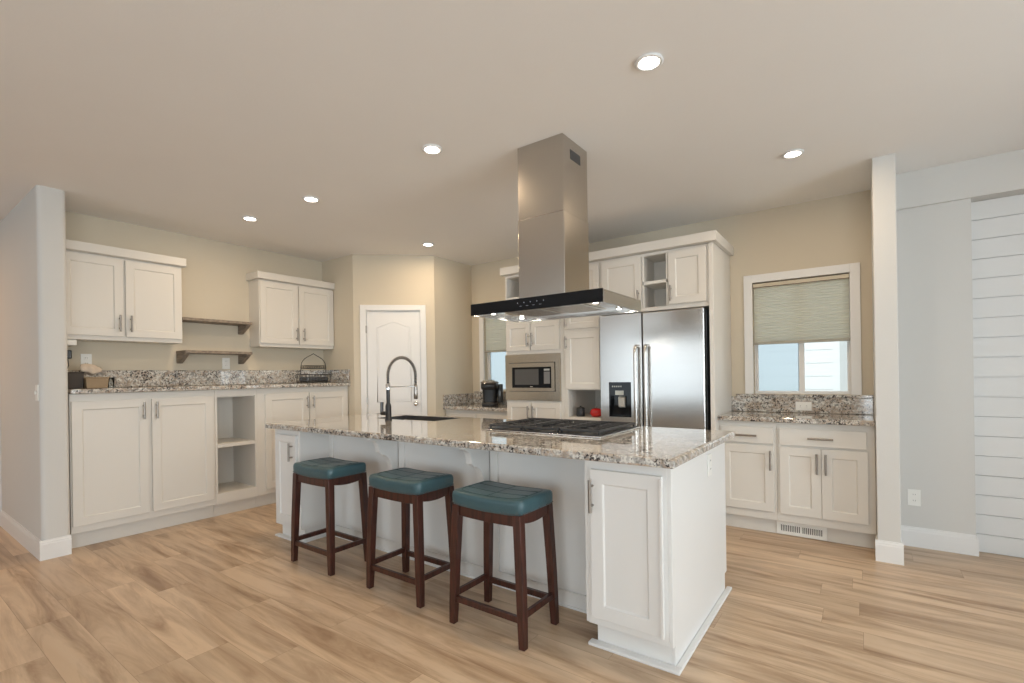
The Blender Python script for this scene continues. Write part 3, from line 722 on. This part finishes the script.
dd = MB().shaker(-3.82-ox, -3.53-ox, .14, .825, 2.03-oy, .0195, .055).build('door', ISL, t, .0015, 1)
handle(dd, -3.575-ox, .63, .77, 2.03-oy)
for cx in (-2.715, -1.89):     # scrolled corbels
    yb, yf_ = PY-.012-oy, 2.07-oy
    pr = [(yb, .873), (yf_, .873), (yf_, .845), (yf_+.012, .838)]
    for i in range(7):
        a = PI/2*i/6; pr.append((yf_+.012+.06*math.sin(a)*.9, .838-.085*(1-math.cos(a))-.0))
    pr += [(yf_+.078, .745), (yf_+.088, .735)]
    for i in range(1, 9):
        a = PI/2*i/8; pr.append((yf_+.088+.085*math.sin(a), .735-.125*(1-math.cos(a))))
    pr += [(yf_+.178, .60), (yb, .585)]
    MB().prism(pr, 'x', cx-ox, cx+.045-ox).build('corbel', ISL, t, .001, 1)

# granite top with the sink cut-out
SX0, SX1, SY0, SY1 = -3.42, -2.74, 2.69, 3.05
def slab_hole(x0, x1, y0, y1, z0, z1, h):
    hx0, hx1, hy0, hy1 = h; o_ = [(x0, y0), (x1, y0), (x1, y1), (x0, y1)]; i_ = [(hx0, hy0), (hx1, hy0), (hx1, hy1), (hx0, hy1)]
    vs = [(x, y, z) for z in (z0, z1) for x, y in o_+i_]; fs = []
    for k in range(4):
        j = (k+1) % 4
        fs += [(k, j, 8+j, 8+k), (4+k, 12+k, 12+j, 4+j), (8+k, 8+j, 12+j, 12+k), (k, 4+k, 4+j, j)]
    return MB().add(vs, fs)
o = slab_hole(-3.852, -.622, 1.965, 3.11, .876, .914, (SX0, SX1, SY0, SY1)).build('island_worktop', GRAN, None, .009, 3)
tag(o, 'long polished speckled granite worktop on the island', 'worktop')
t = root('sink', ((SX0+SX1)/2, (SY0+SY1)/2, .69), 0, 'dark undermount sink sunk in the left half of the island worktop', 'sink')
a, b = (SX1-SX0)/2-.002, (SY1-SY0)/2-.002
MB().box(-a, a, -b, b, 0, .006).box(-a, -a+.006, -b, b, .006, .2225).box(a-.006, a, -b, b, .006, .2225).box(-a+.006, a-.006, -b, -b+.006, .006, .2225).box(-a+.006, a-.006, b-.006, b, .006, .2225).build('basin', DGREY, t)
MB().lathe((0, .02, .0062), [(.045, 0), (.045, .003), (.03, .002)], 24).build('drain', CHR, t)

# spring faucet
fx, fy = -3.13, 2.60
t = root('kitchen_faucet', (fx, fy, .9145), 0, 'tall black and chrome spring faucet on the island beside the sink', 'faucet')
MB().lathe((0, 0, 0), [(.028, 0), (.028, .008), (.024, .012), (.024, .115), (.020, .13), (.015, .14), (.015, .25)], 24).build('body', BLK, t)
MB().lathe((0, 0, .25), [(.018, 0), (.018, .045), (.014, .05)], 20).build('collar', CHR, t)
dirv = Vector((.115, .193, 0)); arc = []
for i in range(25):
    a = PI*i/24; arc.append(dirv*(.5-.5*math.cos(a))+Vector((0, 0, .36+.150*math.sin(a))))
arc = [Vector((0, 0, .30)), Vector((0, 0, .33))]+arc+[dirv+Vector((0, 0, .32)), dirv+Vector((0, 0, .275))]
MB().tube(arc, .0095, 10).build('hose', BLK, t)
# coil spring wound round the hose
dense = []
for p, q in zip(arc, arc[1:]):
    for k in range(10): dense.append(p.lerp(q, k/10))
n = len(dense); cs = []; u = Vector((dirv.y, -dirv.x, 0)).normalized(); cnt = 0
for i in range(0, n-1):
    dn = (dense[i+1]-dense[i]).normalized(); v2 = dn.cross(u)
    a = i*1.05; cs.append(dense[i]+(u*math.cos(a)+v2*math.sin(a))*.0125)
MB().tube(cs, .0028, 5).build('spring', NICK, t)
MB().tube([(0, 0, .272), tuple(dirv+Vector((0, 0, .272)))], .0055, 8).build('support_arm', CHR, t)
MB().lathe((dirv.x, dirv.y, .165), [(.013, 0), (.017, .004), (.017, .05), (.014, .10), (.014, .118), (.011, .12)], 20).build('spray_head', NICK, t)
MB().tube([(0, 0, .055), (-.085, 0, .055)], .016, 14).build('valve', BLK, t)
MB().tube([(-.075, 0, .055), (-.082, 0, .07), (-.08, 0, .145)], [.012, .013, .014], 12).build('lever', DGREY, t)

# gas cooktop
CX0, CX1, CY0, CY1 = -1.97, -1.165, 2.42, 3.01
t = root('gas_cooktop', ((CX0+CX1)/2, (CY0+CY1)/2, .9145), 0, 'gas cooktop with black cast iron grates on the island under the hood', 'cooktop')
hw, hd = (CX1-CX0)/2, (CY1-CY0)/2
MB().box(-hw, hw, -hd, hd, 0, .009).build('pan', STEEL, t, .003)
MB().box(-hw+.012, hw-.012, -hd+.012, hd-.012, .0092, .013).build('burner_deck', BLK, t)
def burner(x, y, r_):
    q = MB().lathe((x, y, .0132), [(r_, 0), (r_, .010), (r_*.8, .014)], 24).build('burner', DGREY, t)
    MB().lathe((x, y, .0274), [(r_*.7, 0), (r_*.7, .006), (r_*.5, .008)], 24).build('burner_cap', BMET, q)
for x, y, r_ in ((-.27, -.13, .045), (-.27, .11, .035), (0, 0, .06), (.27, -.13, .04), (.27, .11, .045)): burner(x, y, r_)
for gx in (-.262, 0, .262):
    w2 = .126; mb = MB(); y0_, y1_ = -hd+.02, hd-.06; zt_ = .040
    mb.box(gx-w2, gx+w2, y0_, y0_+.014, zt_-.014, zt_).box(gx-w2, gx+w2, y1_-.014, y1_, zt_-.014, zt_)
    mb.box(gx-w2, gx-w2+.012, y0_+.014, y1_-.014, zt_-.014, zt_).box(gx+w2-.012, gx+w2, y0_+.014, y1_-.014, zt_-.014, zt_)
    for k in range(1, 8):
        y = y0_+(y1_-y0_)*k/8; mb.box(gx-w2+.012, gx-.022, y-.005, y+.005, zt_-.010, zt_+.002).box(gx+.022, gx+w2-.012, y-.005, y+.005, zt_-.010, zt_+.002)
    for k in (-.06, .06): mb.box(gx+k-.005, gx+k+.005, y0_+.014, y1_-.014, zt_-.014, zt_-.004)
    for sx in (-w2+.002, w2-.012):
        for yy in (y0_+.002, y1_-.012): mb.box(gx+sx, gx+sx+.01, yy, yy+.01, .0132, zt_-.013)
    mb.build('grate', BMET, t, .002)
for k in range(5): MB().lathe((-.2+k*.1, hd-.030, .0132), [(.019, 0), (.019, .016), (.014, .022)], 20).build('knob', STEEL, t)

# range hood
t = root('range_hood', (-1.56, 2.615, 1.645), 0, 'stainless island range hood with a black glass front and square chimney', 'range hood')
def tcan(): pass
hw, hd = .455, .272
mb = MB()   # canopy shell open underneath
mb.box(-hw, hw, -hd+.012, hd, .062, .070)
mb.box(-hw, -hw+.012, -hd+.012, hd, 0, .062).box(hw-.012, hw, -hd+.012, hd, 0, .062).box(-hw+.012, hw-.012, hd-.012, hd, 0, .062)
mb.build('canopy', STEEL, t, .001, 1)
gl = MB().box(-hw, hw, -hd, -hd+.0115, 0, .072).build('front_glass', BGL, t, .001, 1)
mb = MB()
for i in range(5): mb.lathe((-.09+i*.045, -hd-.0006, .045), [(.003, 0), (.003, .0006)], 12, 'y')
for i in range(4): mb.box(-.075+i*.045, -.06+i*.045, -hd-.0006, -hd, .024, .0255)
mb.build('touch_controls', paint('printed_icons', (.38, .42, .5), .4, .02, 3, 0), gl)
MB().box(-hw+.013, hw-.013, -hd+.013, hd-.013, .022, .030).build('underside', MIRR, t)
for x0 in (-.27, .01):
    mb = MB().box(x0, x0+.26, -.17, .17, .016, .0215)
    f = mb.build('grease_filter', MIRR, t, .002)
    m2 = MB()
    for i in range(12): m2.box(x0+.015, x0+.245, -.15+i*.0258, -.138+i*.0258, .0135, .0158)
    m2.build('baffle', STEEL, f)
for x in (-.36, .36):
    for y in (-.16, .16):
        f = MB().lathe((x, y, .0145), [(.021, 0), (.021, .007)], 20).build('lamp_rim', CHR, t)
        MB().lathe((x, y, .0115), [(.014, 0), (.014, .0028)], 20).build('lamp_lens', HLED, f)
        l = bpy.data.lights.new('hood_lamp', 'AREA'); l.shape = 'DISK'; l.size = .04; l.energy = 1.5; l.color = (1, .9, .75)
        lo = bpy.data.objects.new('hood_lamp', l); COL.objects.link(lo); lo.location = (-1.56+x, 2.615+y, 1.654)
ck = MB().box(-.163, .163, -.153, .160, .071, .575).build('chimney_lower', STEELV, t, .003)
MB().box(-.160, .160, -.150, .157, .5755, CZ-1.645-.001).build('chimney_upper', STEELV, t, .002)
mb = MB().box(.160, .1615, -.06, .065, .905, .962)
v = mb.build('chimney_vent', SLOT, t)
mb = MB()
for i in range(4): mb.box(.1616, .1622, -.055, .06, .911+i*.014, .917+i*.014)
mb.build('vent_slats', DGREY, v)

# ------------------------------------------------------------ stools
def make_stool():
    t = root('bar_stool', (0, 0, 0))
    SA = lambda x: .011*(x/.22)**2-.007        # saddle rise towards the two ends
    # cushion
    mb = MB(); n = 96; vs = []
    lev = [(.975, .610), (1.0, .616), (1.01, .633), (1.01, .656), (.995, .669), (.965, .677), (.90, .681), (.78, .683), (.55, .684), (.3, .684), (.12, .684)]
    for s_, z in lev:
        for x, y in superell(.222*s_, .150*s_, n, 12): vs.append((x, y, z+SA(x)))
    fs = [(i*n+k, i*n+(k+1) % n, (i+1)*n+(k+1) % n, (i+1)*n+k) for i in range(len(lev)-1) for k in range(n)]
    mb.add(vs, fs, True); mb.add([vs[k] for k in range(n)], [tuple(range(n))[::-1]]); mb.add([vs[(len(lev)-1)*n+k] for k in range(n)], [tuple(range(n))], True)
    cu = mb.build('seat_cushion', TEAL, t)
    sm = MB()
    sm.tube([(x, y, .6815+SA(x)) for x, y in superell(.222*.86, .150*.83, 40, 6)], .0028, 6, closed=True)
    for yy in (-.045, .045): sm.tube([(x/10, yy, .6835+SA(x/10)) for x in [(-1.9+.38*i) for i in range(11)]], .002, 6)
    sm.tube([(0, y, .6835+SA(0)) for y in (-.124, -.05, .05, .124)], .002, 6)
    sm.build('seam_piping', paint('dark_teal_piping', (.022, .06, .07), .35, .05, 5, 0) if 'dark_teal_piping' not in bpy.data.materials else bpy.data.materials['dark_teal_piping'], cu)
    nh = MB()
    ring = superell(.2235, .1515, 720, 12); acc = 0; pick = []
    for (xa, ya), (xb, yb) in zip(ring, ring[1:]+ring[:1]):
        acc += math.hypot(xb-xa, yb-ya)
        if acc > .0125: pick.append((xb, yb)); acc = 0
    for x, y in pick: nh.lathe((x, y, .6175+SA(x)), [(.0022, -.0025), (.0034, 0), (.0022, .0025)], 6)
    nh.build('nailhead_trim', DGREY, cu)
    # aprons, following the saddle
    ap = MB(); m_ = 12
    for sgn in (-1, 1):
        xs = [-.175+.35*i/m_ for i in range(m_+1)]
        top = [(x, .609+SA(x)) for x in xs]; bot = [(x, .552+.6*SA(x)+.004) for x in xs]
        ap.prism(top+bot[::-1], 'y', sgn*.138, sgn*.118)
        ys = [-.105+.21*i/m_ for i in range(m_+1)]
        ap.prism([(y, .6095+SA(.2)) for y in ys]+[(y, .556+.012*(y/.105)**2) for y in ys[::-1]], 'x', sgn*.206, sgn*.186)
    ap.build('apron', MAHOG, t, .001, 1)
    for sx in (-1, 1):
        for sy in (-1, 1):
            st = [(.000, .2175, .141, .0165), (.10, .214, .139, .0185), (.30, .206, .135, .020), (.612, .190, .126, .0215)]
            lv = []
            for z, x, y, h in st:
                lv += [(sx*x-h, sy*y-h, z), (sx*x+h, sy*y-h, z), (sx*x+h, sy*y+h, z), (sx*x-h, sy*y+h, z)]
            MB().add(lv, [(3, 2, 1, 0), (12, 13, 14, 15)]+[(i*4+k, i*4+(k+1) % 4, (i+1)*4+(k+1) % 4, (i+1)*4+k) for i in range(3) for k in range(4)]).build('leg', MAHOG, t, .003)
    for sy in (-1, 1): MB().box(-.197, .197, sy*.138-.010, sy*.138+.010, .113, .143).build('stretcher', MAHOG, t, .002)
    for sx in (-1, 1): MB().box(sx*.2135-.010, sx*.2135+.010, -.122, .122, .133, .163).build('stretcher', MAHOG, t, .002)
    return t
def copy_tree(o, parent=None):
    c = o.copy(); COL.objects.link(c); c.parent = parent
    for ch in list(o.children): copy_tree(ch, c)
    return c
st0 = make_stool()
SP = [(-3.0, 1.972, 'teal-seated dark wood bar stool at the left end of the island, the farthest one'),
      (-2.205, 1.995, 'teal-seated dark wood bar stool in the middle of the row of three'),
      (-1.505, 1.975, 'teal-seated dark wood bar stool nearest the island end door, the closest one')]
for i, (x, y, lb) in enumerate(SP):
    s_ = st0 if i == 0 else copy_tree(st0)
    s_.location = (x, y, 0); tag(s_, lb, 'bar stool', 'bar stools at the island')

# ------------------------------------------------------------ outside the kitchen windows
struct('ground', MB().box(-14, 10, 4.9, 16, -.5, -.4), GRASS)
def house(name, x0, x1, y, z1, mat, label, wins, lip=.006):
    t = root(name, ((x0+x1)/2, y, -.4), 0, label, 'house'); c_ = (x0+x1)/2
    mb = MB().box(x0-c_, x1-c_, .02, 3, 0, z1+.4); z = .02
    while z < z1+.3:
        mb.prism([(.02, z), (.02-lip, z), (.019, z+.172), (.02, z+.172)], 'x', x0-c_, x1-c_); z += .175
    mb.build('siding', mat, t)
    MB().prism([(-.4, z1+.4), (1.5, z1+1.4), (3.4, z1+.4)], 'x', x0-c_-.03, x1-c_+.03).build('roof', DGREY, t)
    for (a, b, c2, d2) in wins:
        f = MB().box(a-c_-.08, b-c_+.08, -.04, .02, c2+.32, d2+.48).build('window_trim', SIDEW, t)
        MB().box(a-c_, b-c_, -.05, -.04, c2+.4, d2+.4).build('window_pane', GLASSW, f)
house('neighbour_house', -.655, 6.0, 7.6, 3.2, SIDEW, 'white sided neighbouring house seen through the right part of the window', [(-.25, .45, .9, 1.75)])
house('neighbour_house', -8.5, -.72, 7.6, 3.0, SIDEB, 'pale blue sided neighbouring house seen through the left part of the window', [], .002)
